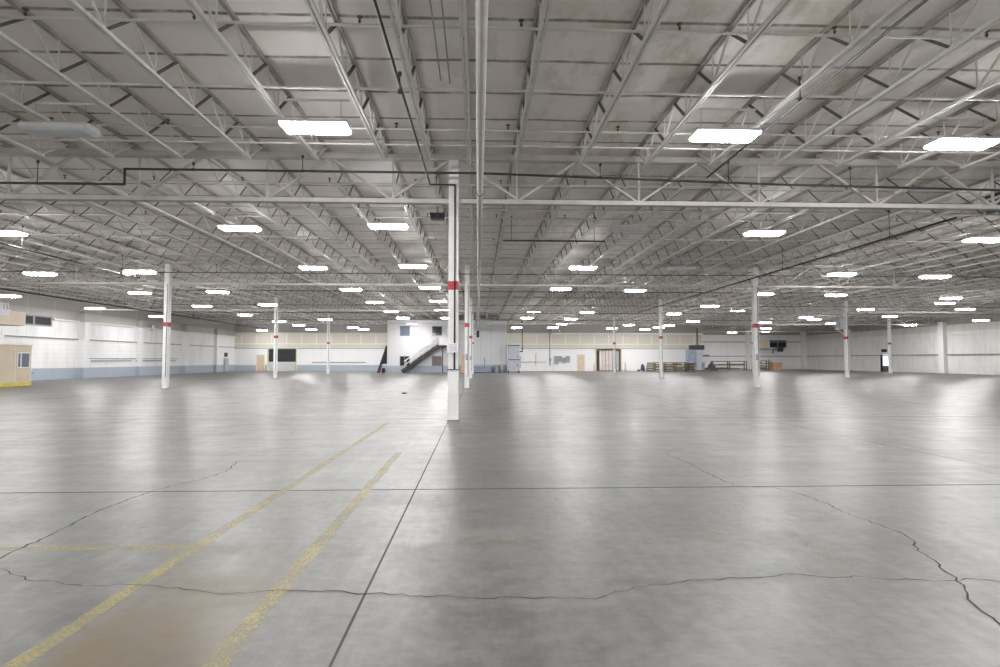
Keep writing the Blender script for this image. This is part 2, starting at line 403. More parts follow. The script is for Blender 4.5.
# ------------------------------------------------------------------ steel columns
def col_mesh(h):
    return (MB().box(-.118, .118, -.13, -.112, .02, h).box(-.118, .118, .112, .13, .02, h).box(-.008, .008, -.112, .112, .02, h))
shaft_me = col_mesh(6.34).mesh('shaft', 'colwhite')
plate_me = MB().box(-.16, .16, -.165, .165, 0, .02).mesh('base_plate', 'greyframe')
band_me = MB().box(-.1215, .1215, -.133, -.1305, 3.15, 3.36).box(-.1215, .1215, .1305, .133, 3.15, 3.36).box(-.1215,-.119,-.1305,.1305,3.15,3.36).box(.119,.1215,-.1305,.1305,3.15,3.36).mesh('red_band', 'red')
cond_me = MB().tube([(.06, -.155, .6), (.06, -.155, 5.3)], .018, 8).mesh('conduit', 'greypipe')
box_me = MB().box(-.07, .07, -.19, -.131, 1.45, 1.75).mesh('switch_box', 'greybox', bevel=.008)
def column(k, r, label, conduit=True, sw=False):
    t = thing('steel_column', label, 'column', (CX0 + DX*k, ROWS[r], 0), 0, 'white steel columns')
    put(shaft_me, 'shaft', t); put(plate_me, 'base_plate', t); put(band_me, 'red_band', t)
    if conduit: put(cond_me, 'conduit', t)
    if sw: put(box_me, 'switch_box', t)
    return t
CX0 -= .03
colA = column(0, 1, 'nearest white steel column, red band near its top, paper notice and boxed foot', conduit=False)
CX0 += .03
MB().box(-.127, .127, -.14, .14, .02, 1.22).build('column_guard', 'colwhite', colA, bevel=.01)
MB().box(-.132, .132, -.17, .145, 1.22, 1.235).build('guard_rim', 'darkgrey', colA)
column(0, 2, 'white banded column in the centre line, directly behind the nearest column', True, True)
column(0, 3, 'white banded column in the centre line, third from the front', True, True)
column(0, 4, 'white banded column in the centre line, farthest, before the grey block')
column(-1, 2, 'large white banded column on the left with scuffed foot, before the left wall')
column(-1, 3, 'white banded column on the left in front of the dark dock door')
column(-1, 4, 'slim distant white banded column left, between dock door and office block')
column(1, 2, 'large white banded column right of centre, before the far racks', True, True)
column(1, 3, 'white banded column before the olive rack against the far wall')
column(1, 4, 'distant white banded column before the opening with pinkish panels')
cH = column(2, 3, 'white banded column on the right carrying a grey heater box')
column(3, 4, 'white banded column beside the bright open doorway at right')
column(-1, 1, 'white banded column outside the left edge of the view')
column(1, 1, 'white banded column outside the right edge of the view')
column(2, 2, 'white banded column outside the right edge, one row farther back')
column(2, 4, 'white banded column far right in the fourth row')
# notice taped on the nearest column
nb = MB(); n = 10
for i in range(n+1):
    x = -.15 + .28*i/n; c = .012*math.sin(i*1.1)
    nb.v += [(x, -.004+c, -.02*(1-i/n)), (x, -.004+c, .215), (x, -.001+c, -.02*(1-i/n)), (x, -.001+c, .215)]
for i in range(n):
    o = 4*i; nb.f += [(o,o+4,o+5,o+1),(o+2,o+3,o+7,o+6),(o,o+2,o+6,o+4),(o+1,o+5,o+7,o+3)]
nb.f += [(0,1,3,2),(4*n,4*n+2,4*n+3,4*n+1)]
notice = thing('paper_notice', 'white paper notice taped round the nearest column at head height', 'notice', (CX0-.03, 14.0-.205, 1.64))
nb.build('sheet', 'paper', notice)
pl = MB()
for j in range(5): pl.box(-.10, .10-.03*(j % 2), -.021, -.0175, .045+j*.032, .052+j*.032)
pl.build('printed_lines', 'ink', notice)

# ------------------------------------------------------------------ girders
def girder(L):
    t = thing('roof_girder', '', 'girder')
    n = max(1, round(L/3.04)); p = L/n
    MB().box(.0, L, -.10, -.015, 6.36, 6.50).box(.0, L, .015, .10, 6.36, 6.50).build('top_chord', 'girder', t)
    MB().box(.14, L-.14, -.085, -.012, 5.28, 5.385).box(.14, L-.14, .012, .085, 5.28, 5.385).build('bottom_chord', 'girder', t)
    dg = MB().bar((0, 0, 0), (p/2-.10, 0, -.98), .085, .05, (0,1,0)).mesh('web_diagonal', 'girder')
    dg2 = MB().bar((0, 0, 0), (-p/2+.10, 0, -.98), .085, .05, (0,1,0)).mesh('web_diagonal', 'girder')
    vt = MB().box(-.022, .022, -.03, .03, 5.385, 6.36).mesh('web_vertical', 'girder')
    for i in range(n):
        a = i*p
        put(dg, 'web_diagonal', t, (a+.05 + (.1 if i == 0 else 0), 0, 6.36)); put(dg2, 'web_diagonal', t, (a+p-.05 - (.1 if i == n-1 else 0), 0, 6.36))
        put(vt, 'web_vertical', t, (a+p/2, 0, 0))
    return t
gproto = {}
bayname = {-3:'third bay left of the centre columns', -2:'second bay left of the centre columns', -1:'first bay left of the centre columns', 0:'first bay right of the centre columns', 1:'second bay right of the centre columns', 2:'third bay right of the centre columns', 3:'last bay before the right wall'}
for r in range(1, 6):
    for k in range(-2, 4):
        if r == 5 and k < 2: continue
        if r == 1 and not (-2 < k < 2): continue
        if r == 2 and k not in (-2,-1,0,1): continue
        if r == 3 and k > 2: continue
        x0 = CX0 + DX*k; L = DX if k < 3 else XR - x0 - .02
        lab = 'white lattice roof girder, %s row from the front, %s' % (ORD[r], bayname[k])
        key = round(L, 1)
        if key not in gproto:
            g = girder(L); gproto[key] = g; g.location = (x0, ROWS[r], 0); g['label'] = lab; g['group'] = 'cross girders under the roof'
        else: dup(gproto[key], (x0, ROWS[r], 0), lab)

# ------------------------------------------------------------------ open web joists
ZT, ZB = 6.63, 6.02
def joist_proto(L, split):
    t = thing('roof_joist', '', 'joist', group='open web roof joists')
    MB().box(-.042, -.010, .02, L-.02, ZT-.05, ZT).box(.010, .042, .02, L-.02, ZT-.05, ZT).box(-.05, .05, .02, .18, 6.50, ZT-.05).box(-.05, .05, L-.18, L-.02, 6.50, ZT-.05).build('top_chord', 'topchord', t)
    e = .92
    MB().box(-.052, -.013, e, L-e, ZB-.025, ZB+.025).box(.013, .052, e, L-e, ZB-.025, ZB+.025).build('bottom_chord', 'steel', t)
    n = round((L-2*e)/1.27); p = (L-2*e-.1)/n
    bot = [e+.05+p*i for i in range(n+1)]; top = [.16]+[e+.05+p*(i+.5) for i in range(n)]+[L-.16]
    hd = ZT-.05-ZB-.025; wv = MB(); wd = MB()
    if split:
        up = MB().bar((0,-p/2,hd), (0,0,0), .030, .026).mesh('web_diagonal', 'joist')
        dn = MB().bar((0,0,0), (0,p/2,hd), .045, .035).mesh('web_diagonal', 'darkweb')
        en = MB().bar((0,bot[0]-top[0],0), (0,0,hd), .038, .03).mesh('web_diagonal', 'joist')
        en2 = MB().bar((0,0,0), (0,top[-1]-bot[-1],hd), .038, .03).mesh('web_diagonal', 'joist')
        vt = MB().box(-.009, .009, -.009, .009, 0, hd).mesh('web_vertical', 'joist')
        for i, y in enumerate(bot):
            if i: put(up, 'web_diagonal', t, (0, y, ZB+.025))
            else: put(en, 'web_diagonal', t, (0, top[0], ZB+.025))
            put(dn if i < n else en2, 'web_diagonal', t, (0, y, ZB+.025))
            put(vt, 'web_vertical', t, (0, y, ZB+.025))
    else:
        pts = [(0, top[0], ZT-.045)]
        for i, y in enumerate(bot): pts += [(0, y, ZB+.02), (0, top[i+1], ZT-.045)]
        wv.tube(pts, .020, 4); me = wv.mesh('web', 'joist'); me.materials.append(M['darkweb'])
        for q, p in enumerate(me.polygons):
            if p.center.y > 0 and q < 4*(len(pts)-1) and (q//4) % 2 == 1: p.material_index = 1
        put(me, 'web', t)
    return t
jp = {}
def kx(k):
    return CX0 - .07 + 1.52*k
bays = [(0, -1.75, 14.0, -8, 10), (1, 14.0, 29.75, -18, 19), (2, 29.75, 45.5, -20, 29), (3, 45.5, 61.25, -20, 33), (4, 61.25, 74.95, -20, 19), (5, 61.25, 77.0, 20, 33), (6, 77.0, 87.95, 20, 33)]
bayword = ['nearest bay overhead', 'second bay from the front', 'third bay from the front', 'fourth bay from the front', 'bay against the back wall', 'fifth bay on the right side', 'bay against the deep right wall']
for bi, y0, y1, k0, k1 in bays:
    L = y1-y0
    for k in range(k0, k1+1):
        if k == 0:
            xs = [(CX0+.36, 'just right of the centre columns'), (CX0-.55, 'just left of the centre columns')]
        else: xs = [(kx(k), '%s %s of the centre columns' % (ordn(abs(k)), 'right' if k > 0 else 'left'))]
        for x, wh in xs:
            lab = 'white open-web roof joist, %s, %s' % (wh, bayword[bi])
            key = (round(L,2), bi == 0)
            if key not in jp:
                t = joist_proto(L, bi == 0); jp[key] = t; t.location = (x, y0, 0); t['label'] = lab
            else: dup(jp[key], (x, y0, 0), lab)
# bridging bars across the joists
nb_ = 0
for bi, (y0, ys) in enumerate(((-1.75, (6.6, 9.65, 12.2)), (14, (17.5, 21.6, 25.8)), (29.75, (33.6, 37.6, 41.6)), (45.5, (49.4, 53.4, 57.4)), (61.25, (65.0, 69.5)))):
    for q, y in enumerate(ys):
        x0, x1 = max(XL+.1, -18-bi*8), min(XR-.2, 20+bi*14)
        tag(MB().box(x0, x1, y-.018, y+.018, ZB+.027, ZB+.06).build('bridging_bar', 'joist'), 'thin white bridging bar across the joists, %s in the %s' % (ORD[q+1], bayword[bi]), 'bridging bar', 'bridging bars on the joists')

# ------------------------------------------------------------------ sprinkler system
main = thing('sprinkler_main', 'long white main pipe running away down the middle under the roof', 'pipe', (.035, 0, 5.16))
MB().tube([(0, -6, 0), (0, 65.6, 0)], .068, 14).build('pipe', 'whitepipe', main, smooth=True)
for y in (3.2, 12.6, 22.0, 34.0, 48.0, 60.0):
    MB().tube([(0, y, .06), (0, y, 1.45)], .008, 6).build('hanger_rod', 'wire', main)
    MB().lathe([(.082, -.03), (.082, .03)], (0, 0, 0)).build('clamp', 'greypipe', main, (0, y, 0)).rotation_euler = (math.pi/2, 0, 0)
head_me = MB().lathe([(.014, 0), (.014, .03), (.024, .035), (.024, .05), (.010, .055), (.010, .09), (.040, .092), (.045, .105), (.02, .11)], n=10).mesh('sprinkler_head', 'headmetal', smooth=True)
drip_me = MB().lathe([(.034, -.04), (.034, .04)], n=10).mesh('tee_fitting', 'whitepipe')
for i in range(18):
    y = 8.12 + 3.73*i
    if y > 73: break
    x0, x1 = max(XL+.5, -12-i*3.0), min(XR-.5 if i > 4 else 40, 14+i*4.5)
    if y > 60: x1 = min(x1, 50)
    t = thing('sprinkler_branch_pipe', 'white sprinkler branch pipe crossing above the joist bottoms, %s from the front' % ordn(i+1), 'pipe', (0, y, 6.26), 0, 'sprinkler branch pipes')
    MB().tube([(x0, 0, 0), (x1, 0, 0)], .022, 8).build('pipe', 'whitepipe', t, smooth=True)
    if i < 5:
        x = .62 - 2.33*math.floor((.62-x0)/2.33)
        while x < x1:
            put(head_me, 'sprinkler_head', t, (x, 0, .02)); x += 2.33
# dark service pipes with hangers
def pipe(name, label, pts, r, mat, rods=(), group='dark service pipes'):
    t = thing(name, label, 'pipe', (0,0,0), 0, group)
    MB().tube(pts, r, 10).build('pipe', mat, t, smooth=True)
    for x, y, z0, z1 in rods:
        MB().tube([(x, y, z0), (x, y, z1)], .010, 6).build('hanger_rod', mat, t)
        MB().lathe([(.03, -.03), (.03, .03)], (x, y, z1), 8).build('beam_clamp', mat, t); MB().lathe([(r+.012, -.025), (r+.012, .025)], (x, y, z0), 8).build('hanger_clamp', mat, t)
    return t
pipe('service_pipe', 'long dark pipe crossing the hall in front of the first girder, stepped at left',
     [(-31, 13.4, 5.50), (-8.15, 13.4, 5.50), (-8.15, 13.4, 5.86), (0, 13.4, 5.86), (7, 13.4, 5.68), (14, 13.4, 5.58), (29, 13.4, 5.5)], .027, 'darkpipe',
     [(-12.2, 13.4, 5.5, 6.0), (-10.1, 13.4, 5.5, 6.0), (-6.6, 13.4, 5.86, 6.0), (-4.1, 13.4, 5.86, 6.2), (2.9, 13.4, 5.8, 6.1), (6.0, 13.4, 5.7, 6.2), (9.0, 13.4, 5.66, 6.1)])
pipe('service_pipe', 'dark pipe running away overhead, then turning down the nearest column', [(-1.33, -4, 5.71), (-1.17, 13.835, 5.71), (-.565, 13.835, 5.71), (-.565, 13.835, 1.235)], .021, 'darkpipe', [(-1.25, 9.0, 5.71, 6.0)])
pipe('service_pipe', 'dark pipe running away overhead right, ending at the crossing dark pipe', [(5.40, -4, 5.85), (5.45, 13.34, 5.80)], .024, 'darkpipe', [(5.42, 9.3, 5.84, 6.2), (5.41, 6.5, 5.84, 6.2)])
pipe('service_pipe', 'dark pipe running toward the far wall under the right-hand joists', [(12.65, 14.6, 5.22), (12.65, 45, 5.22)], .03, 'darkpipe', [(12.60, y, 5.22, 6.02) for y in (17, 23.2, 32, 40)])
pipe('service_pipe', 'short dark pipe under the left-hand roof bay beyond the first girder', [(-15.4, 18.5, 5.22), (-15.6, 27, 5.22)], .03, 'darkpipe', [(-15.5, y, 5.22, 6.0) for y in (20, 25.5)])
pipe('service_pipe', 'long dark pipe beside the left wall running to the back wall', [(-25.0, 20, 5.2), (-25.6, 74.8, 5.2)], .045, 'darkpipe', [(-25.3, y, 5.2, 6.0) for y in (24, 34, 42, 52, 64)])
pipe('service_pipe', 'thin dark pipe crossing right of centre beyond the first girder', [(.9, 20.5, 5.75), (4.6, 20.5, 5.75)], .03, 'darkpipe', [(1.2, 20.5, 5.75, 6.64), (4.2, 20.5, 5.75, 6.64)])
for i, (y, x0, x1, z) in enumerate(((27.8, -24, 40, 5.62), (43.9, -24, 50, 5.62), (36.0, -20, 22, 5.75), (52, -24, 50, 5.70), (59.5, -24, 50, 5.62))):
    pipe('service_pipe', 'thin dark cross pipe under the joists, %s behind the first girder' % ORD[i+1], [(x0, y, z), (x1, y, z)], .02, 'darkpipe', [(x, y, z, 6.0) for x in (-12.5, -2.5, 6.2, 16.2)])
for i, x in enumerate((-.36, -.33+.12)):
    pipe('roof_conduit', 'thin white conduit beside the centre joist, %s of two' % ('left' if i == 0 else 'right'), [(x-.28, 2, 6.2), (x-.28, 9.6+.1*i, 6.2)], .012, 'greypipe', [], 'roof conduits')

# ------------------------------------------------------------------ ceiling lights
def fixture(lit):
    t = thing('ceiling_light', '', 'ceiling light')
    h = MB().prism([(-.23, .075), (.23, .075), (.15, .16), (-.15, .16)], 'x', -.595, .595)
    h.build('housing', 'housing', t)
    # wraparound lens: lower edge a little shorter than the top, closed ends
    L = MB(); a = [(-.59,-.225,.075),(.59,-.225,.075),(.59,.225,.075),(-.59,.225,.075),(-.59,-.225,.045),(.59,-.225,.045),(.59,.225,.045),(-.59,.225,.045),(-.53,-.17,0),(.53,-.17,0),(.53,.17,0),(-.53,.17,0)]
    L.v = a; L.f = [(0,3,2,1),(8,9,10,11)] + [(i,(i+1)%4,4+(i+1)%4,4+i) for i in range(4)] + [(4+i,4+(i+1)%4,8+(i+1)%4,8+i) for i in range(4)]
    L.build('lens', 'lens' if lit else 'offlens', t)
    MB().box(-.60, .60, -.02, .02, .55, .585).build('hanger_channel', 'housing', t)
    cb = MB().tube([(0,0,.16),(0,0,.55)], .005, 5).mesh('hanger_cable', 'wire')
    put(cb, 'hanger_cable', t, (-.45,0,0)); put(cb, 'hanger_cable', t, (.45,0,0))
    return t
LIT = [(-28.12, 35.38, 5.22), (-28.12, 43.22, 5.19), (-28.12, 51.39, 5.22), (-26.63, 71.92, 5.03), (-19.98, 26.87, 5.33), (-21.35, 37.02, 5.62), (-20.19, 42.74, 5.33), (-21.83, 54.63, 5.62), (-19.69, 57.59, 5.21), (-20.2, 65.64, 5.29), (-20.2, 70.35, 5.09), (-15.81, 19.63, 5.62), (-15.07, 26.08, 5.33), (-16.18, 36.28, 5.62), (-14.95, 41.39, 5.33), (-14.77, 56.02, 5.31), (-14.61, 67.75, 5.19), (-13.81, 69.9, 5.1), (-7.64, 18.58, 5.62), (-7.56, 26.5, 5.62), (-7.62, 34.66, 5.62), (-7.54, 42.24, 5.62), (-7.56, 50.14, 5.62), (-7.54, 57.98, 5.62), (-7.26, 63.42, 5.41), (-2.96, 10.41, 5.62), (-2.85, 18.12, 5.62), (-2.94, 25.89, 5.62), (-2.81, 33.51, 5.62), (-2.88, 41.34, 5.62), (-3.07, 48.95, 5.62), (-3.12, 57.81, 5.62), (4.65, 10.5, 5.62), (4.8, 26.02, 5.62), (4.93, 33.94, 5.62), (4.85, 49.67, 5.62), (4.91, 57.51, 5.62), (4.57, 67.34, 5.21), (9.46, 10.72, 5.62), (9.54, 18.66, 5.62), (9.54, 34.51, 5.62), (9.66, 50.55, 5.62), (9.56, 58.76, 5.62), (9.33, 63.55, 5.4), (8.81, 67.25, 5.21), (16.05, 68.31, 5.17), (17.79, 19.4, 5.62), (17.94, 27.55, 5.62), (18.27, 36.07, 5.62), (16.95, 41.33, 5.33), (17.94, 51.92, 5.62), (17.07, 64.37, 5.36), (22.48, 49.0, 5.62), (21.79, 64.78, 5.33), (21.3, 67.01, 5.23), (20.4, 69.5, 5.12), (21.59, 26.24, 5.33), (23.3, 36.45, 5.62), (21.55, 56.79, 5.26), (32.31, 37.95, 5.62), (32.5, 46.9, 5.62), (32.54, 55.76, 5.62), (32.32, 63.5, 5.62), (34.75, 41.38, 5.62), (35.0, 58.53, 5.62), (36.21, 80.64, 5.3), (39.92, 54.15, 5.62), (38.24, 74.91, 5.57), (40.31, 78.98, 5.37), (37.74, 43.06, 5.33), (40.97, 64.97, 5.62), (47.02, 51.94, 5.1), (47.02, 60.79, 5.21)]
LINES = [(-30,'line beside the left wall'),(-21,'fourth line left of the centre columns'),(-15.5,'third line left of the centre columns'),(-7.5,'second line left of the centre columns'),(-2.9,'first line left of the centre columns'),(4.8,'first line right of the centre columns'),(9.5,'second line right of the centre columns'),(17.5,'third line right of the centre columns'),(22.5,'fourth line right of the centre columns'),(32.4,'fifth line right of the centre columns'),(35.2,'sixth line right of the centre columns'),(40,'seventh line right of the centre columns'),(49.5,'line beside the right wall')]
cnt = {}; lp = None
LIT += [(x, y, 5.62) for y in (2.7, -5.0) for x in (-21.5, -16, -7.6, -2.9, 4.8, 9.5, 18, 23.3)] + [(-16, 10.6, 5.62), (-21.5, 10.6, 5.62), (-21.5, 19.6, 5.62), (18, 10.8, 5.62), (23.3, 10.8, 5.62), (23.3, 19.6, 5.62), (32.4, 28.5, 5.62), (40.5, 37.5, 5.62)]
for x, y, z in sorted(LIT, key=lambda p: p[1]):
    ln = min(LINES, key=lambda q: abs(q[0]-x))[1]; ord_front = None
    if y < 7.5:
        row = 'beside' if y > 0 else 'behind'
        lab = 'lit white ceiling light %s the viewpoint, %s' % (row, ln)
    else:
        cnt[ln] = cnt.get(ln, 0) + 1
        lab = 'lit white ceiling light, %s from the front, %s' % (ordn(cnt[ln]), ln)
    if lp is None:
        lp = fixture(True); lp.location = (x, y, z); lp['label'] = lab; lp['group'] = 'lit ceiling lights'
    else: dup(lp, (x, y, z), lab)
up = fixture(False); up.location = (-7.72, 10.73, 5.62); up['label'] = 'unlit pale ceiling light at upper left under the nearest roof bay'; up['group'] = 'unlit ceiling lights'
dup(up, (4.8, 18.2, 5.62), 'unlit pale ceiling light right of centre, just beyond the first girder')
dup(up, (9.5, 26.3, 5.62), 'unlit pale ceiling light right of centre, halfway to the second girder')

# small units hung under the roof
t = thing('hanging_speaker', 'small black box hung under the roof left of the nearest column', 'speaker', (-1.21, 17.0, 5.63))
MB().prism([(-.2, 0), (.2, 0), (.235, .18), (-.235, .18)], 'y', -.14, .14).build('case', 'darkblue', t, bevel=.015)
MB().box(-.03, .03, -.015, .015, .18, .40).build('bracket', 'greyframe', t)
MB().cbox((-.1, -.145, .09), (.13, .012, .11)).cbox((.1, -.145, .09), (.13, .012, .11)).build('grille', 'black', t)
t = thing('smoke_beacon', 'small yellowish unit hung beside the top of the nearest column', 'beacon', (-1.52, 25.0, 5.48))
MB().lathe([(.10, 0), (.14, .05), (.14, .26), (.09, .32), (.05, .36)]).build('body', 'cream', t, smooth=True)
MB().tube([(0,0,.36), (0,0,.52), (.38,0,.52)], .02, 8).build('stem', 'wire', t)
t = thing('unit_heater', 'dark blue heater hung under the roof at the right picture edge', 'heater', (15.28, 15.9, 5.72))
MB().box(-.36, .36, -.3, .3, 0, .55).build('case', 'darkblue', t, bevel=.03)
b = MB()
for i in range(7): b.bar((-.32, -.31, .05+i*.07), (.32, -.31, .07+i*.07), .03, .006, (0,0,1))
b.build('louver', 'darkgrey', t)
for sx in (-.3, .3): MB().tube([(sx, 0, .55), (sx, 0, .90)], .012, 6).build('hanger_rod', 'wire', t)
hx, hy = CX0+2*DX, ROWS[3]
t = thing('unit_heater', 'grey heater box bracketed high on the right-hand banded column', 'heater', (hx-.41, hy, 3.98))
MB().box(-.27, .26, -.3, .3, 0, .85).build('case', 'greybox', t, bevel=.03)
MB().box(-.22, .21, -.315, -.30, .1, .75).build('grille', 'machine', t)
MB().box(-.30, .28, -.25, .25, -.06, 0).build('shelf_bracket', 'shelf', t)
MB().bar((-.27, 0, -.06), (.28, 0, -.55), .06, .06).build('brace', 'lightcard', t)
MB().lathe([(.05,0),(.12,.03),(.15,.12)], (-.62, 0, .30)).bar((-.58,0,.36),(-.27,0,.36),.03).build('lamp', 'paper', t)
t = thing('wall_speaker', 'small black unit high beside the farthest centre column', 'speaker', (CX0+.55, ROWS[4]-.2, 3.85))
MB().box(-.15, .15, -.12, .12, 0, .72).build('case', 'black', t, bevel=.02); MB().box(-.42, -.15, -.03, .03, .3, .4).build('bracket', 'greyframe', t)
MB().prism([(-.45,.95),(.2,.95),(.2,1.9),(-.25,1.9)], 'y', -.1, .1).build('junction_panel', 'greybox', t)

# ------------------------------------------------------------------ two storey office block with stair
t = thing('office_block', 'two-storey white office block with blue base in front of the back wall', 'office', (0, 66, 0))
MB().box(-10.35, -.45, 0, 8.9, 0, 6.0).build('front_wall', 'block', t)
MB().box(-.45, 3.33, 0, 8.9, 0, 6.0).build('shaded_wall', 'blockshaded', t)
def win(parent, x0, x1, z0, z1, y, glass, label=None, mull=1):
    f = MB().box(x0, x1, y-.05, y+.0, z0, z0+.06).box(x0, x1, y-.05, y, z1-.06, z1).box(x0, x0+.06, y-.05, y, z0, z1).box(x1-.06, x1, y-.05, y, z0, z1)
    for i in range(1, mull): xx = x0+(x1-x0)*i/mull; f.box(xx-.02, xx+.02, y-.05, y, z0, z1)
    o = f.build('window_frame', 'greyframe', parent)
    if label: o['label'] = label
    MB().box(x0+.04, x1-.04, y-.03, y-.005, z0+.04, z1-.04).build('pane', glass, o)
win(t, -8.92, -7.77, 4.19, 5.34, 0, 'glassblue', 'blue-grey upper left window')
win(t, -5.27, -4.12, 4.19, 5.34, 0, 'glassdark', 'dark upper right window')
win(t, -8.92, -7.77, .77, 1.91, 0, 'glassdark', 'dark lower left window', 2)
win(t, -5.27, -4.12, .77, 1.91, 0, 'glassbrown', 'brown lower window under the stair')
MB().box(-1.9, -.9, -.05, 0, 0, 2.1).build('side_door', 'orange', t)['label'] = 'orange door at the foot of the block'
MB().box(-3.55, -2.4, -.04, 0, 3.15, 5.2).build('landing_door', 'beigetrim', t)
st = thing('steel_stair', 'dark steel stair with white rails climbing right across the office block', 'stair', (0, 65.95, 0))
x0, z0, x1, z1 = -8.5, .02, -4.45, 3.05
for sy, nm in ((-1.15, 'stringer'), (-.12, 'stringer')):
    MB().bar((x0, sy, z0+.12), (x1, sy, z1-.02), .05, .42, (0,1,0)).build(nm, 'darkgrey', st)
tr = MB(); n = 16
for i in range(n):
    f = (i+.7)/n; tr.box(x0+(x1-x0)*f-.14, x0+(x1-x0)*f+.14, -1.12, -.15, z0+(z1-z0)*f-.02, z0+(z1-z0)*f+.03)
tr.build('tread', 'darkgrey', st)
MB().box(-4.5, -2.2, -1.2, -.02, 2.93, 3.1).build('landing', 'darkgrey', st)
for sx in (-3.98, -2.25): MB().box(sx-.05, sx+.05, -1.18, -1.08, 0, 2.93).build('landing_post', 'darkgrey', st)
rl = MB()
for sy in (-1.15, -.12):
    for hgt in (.55, 1.0):
        rl.bar((x0+.2, sy, z0+.3+hgt), (x1, sy, z1+.1+hgt), .05)
    for i in range(6):
        f = (i+.5)/6; xx = x0+(x1-x0)*f; zz = z0+(z1-z0)*f; rl.bar((xx, sy, zz+.15), (xx, sy, zz+1.2), .05)
for hgt in (.55, 1.05): rl.bar((-4.45, -1.15, 3.1+hgt), (-2.2, -1.15, 3.1+hgt), .07)
rl.build('handrail', 'colwhite', st)
MB().box(-4.4, -2.2, -1.17, -1.14, 3.12, 4.02).build('kick_panel', 'colwhite', st)
# ladder-like ramp at the block's left side
t = thing('side_stair', 'steep dark-sided stair leaning against the left end of the office block', 'stair', (-10.4, 66.2, 0))
MB().bar((-1.05, 0, .0), (-.04, 0, 3.1), .08, .14, (0,1,0)).build('stringer', 'darkgrey', t)
MB().bar((-1.05, 1.1, .0), (-.04, 1.1, 3.1), .08, .14, (0,1,0)).build('stringer', 'darkgrey', t)
MB().prism([(-.72, 1.0), (-.06, 1.0), (-.06, 2.95)], 'y', .1, 1.0).build('side_panel', 'duct', t)
b = MB()
for i in range(10): f = (i+.6)/10; b.box(-1.05+1.0*f-.1, -1.05+1.0*f+.08, .04, 1.06, 3.1*f-.02, 3.1*f+.02)
b.build('tread', 'darkgrey', t)
t = thing('waste_bin', 'small dark red bin on the floor under the steep side stair', 'bin', (-10.72, 65.85, 0))
MB().lathe([(.15, 0), (.20, .42), (.21, .43), (.21, .48), (.12, .55)]).build('bin_body', 'darkred', t, smooth=True)
MB().lathe([(.215, .43), (.215, .47)]).build('rim', 'black', t)
# drums and pipe stub before the shade-toned grey part of the block
for i, (x, lab) in enumerate(((2.1, 'left of two pale grey drums at the foot of the grey wall'), (2.75, 'right of two pale grey drums beside the tall grey machine'))):
    t = thing('steel_drum', lab, 'drum', (x, 65.4, 0), 0, 'drums by the grey wall')
    MB().lathe([(.28,0),(.29,.02),(.29,.3),(.30,.32),(.29,.34),(.29,.6),(.30,.62),(.29,.64),(.29,.87),(.27,.88)]).build('drum_body', 'greybox', t, smooth=True)
    MB().lathe([(.25,.88),(.25,.89)]).build('lid', 'machine', t)
t = thing('low_tank', 'long low blue-grey tank on the floor against the grey wall', 'tank', (.2, 65.3, 0))
MB().box(-.75, 1.35, -.35, .35, .06, .72).build('tank_body', 'bluegrey', t, bevel=.05); MB().box(-.7, 1.3, -.3, .3, 0, .06).build('skid', 'darkgrey', t)
MB().tube([(.55, .1, .72), (.55, .1, 1.7)], .07, 10).build('stack_pipe', 'greyframe', t)

# tall machine with pipe
t = thing('oven_machine', 'tall pale grey machine with two doors on legs beside the grey block', 'machine', (4.08, 65.4, 0))
for sx in (-.62, .55):
    for sy in (-.4, .4): MB().box(sx-.05, sx+.05, sy-.05, sy+.05, 0, .26).build('leg', 'darkgrey', t)
MB().box(-.68, .62, -.5, .5, .26, 3.05).build('case', 'machine', t, bevel=.03)
MB().box(-.72, .66, -.54, .54, 3.05, 3.14).build('top_frame', 'darkgrey', t)
u = MB().box(-.60, .54, -.54, -.50, .34, 1.42).build('door', 'machine', t); MB().box(.36, .42, -.60, -.54, .8, 1.05).build('handle', 'darkgrey', u)
u = MB().box(-.60, .54, -.54, -.50, 1.56, 2.96).build('door', 'machine', t); MB().box(.36, .42, -.60, -.54, 1.7, 1.95).build('handle', 'darkgrey', u)
MB().box(-.68, .62, -.53, -.50, 1.45, 1.53).build('rail', 'darkgrey', t)
MB().box(.62, .78, -.3, .3, .5, 1.9).build('side_box', 'machine', t, bevel=.02)
MB().tube([(.62, 0, 2.42), (.95, 0, 2.42), (.95, 0, 5.9)], .06, 10).build('vent_pipe', 'darkgrey', t, smooth=True)

# ------------------------------------------------------------------ back wall fittings
def door(n, x0, x1, y, h, mat):
    d = struct(MB().box(x0, x1, y-.06, y, 0, h).build('door_%d' % n, mat))
    MB().box(x0-.07, x0, y-.08, y, 0, h+.07).box(x1, x1+.07, y-.08, y, 0, h+.07).box(x0, x1, y-.08, y, h, h+.07).build('door_frame', 'beigetrim', d)
    MB().cbox((x1-.1, y-.09, 1.02), (.12, .05, .04)).build('door_handle', 'wire', d)
door(1, -28.35, -27.4, YB, 2.1, 'tandoor'); door(2, 13.0, 13.95, YB, 2.12, 'tandoor')
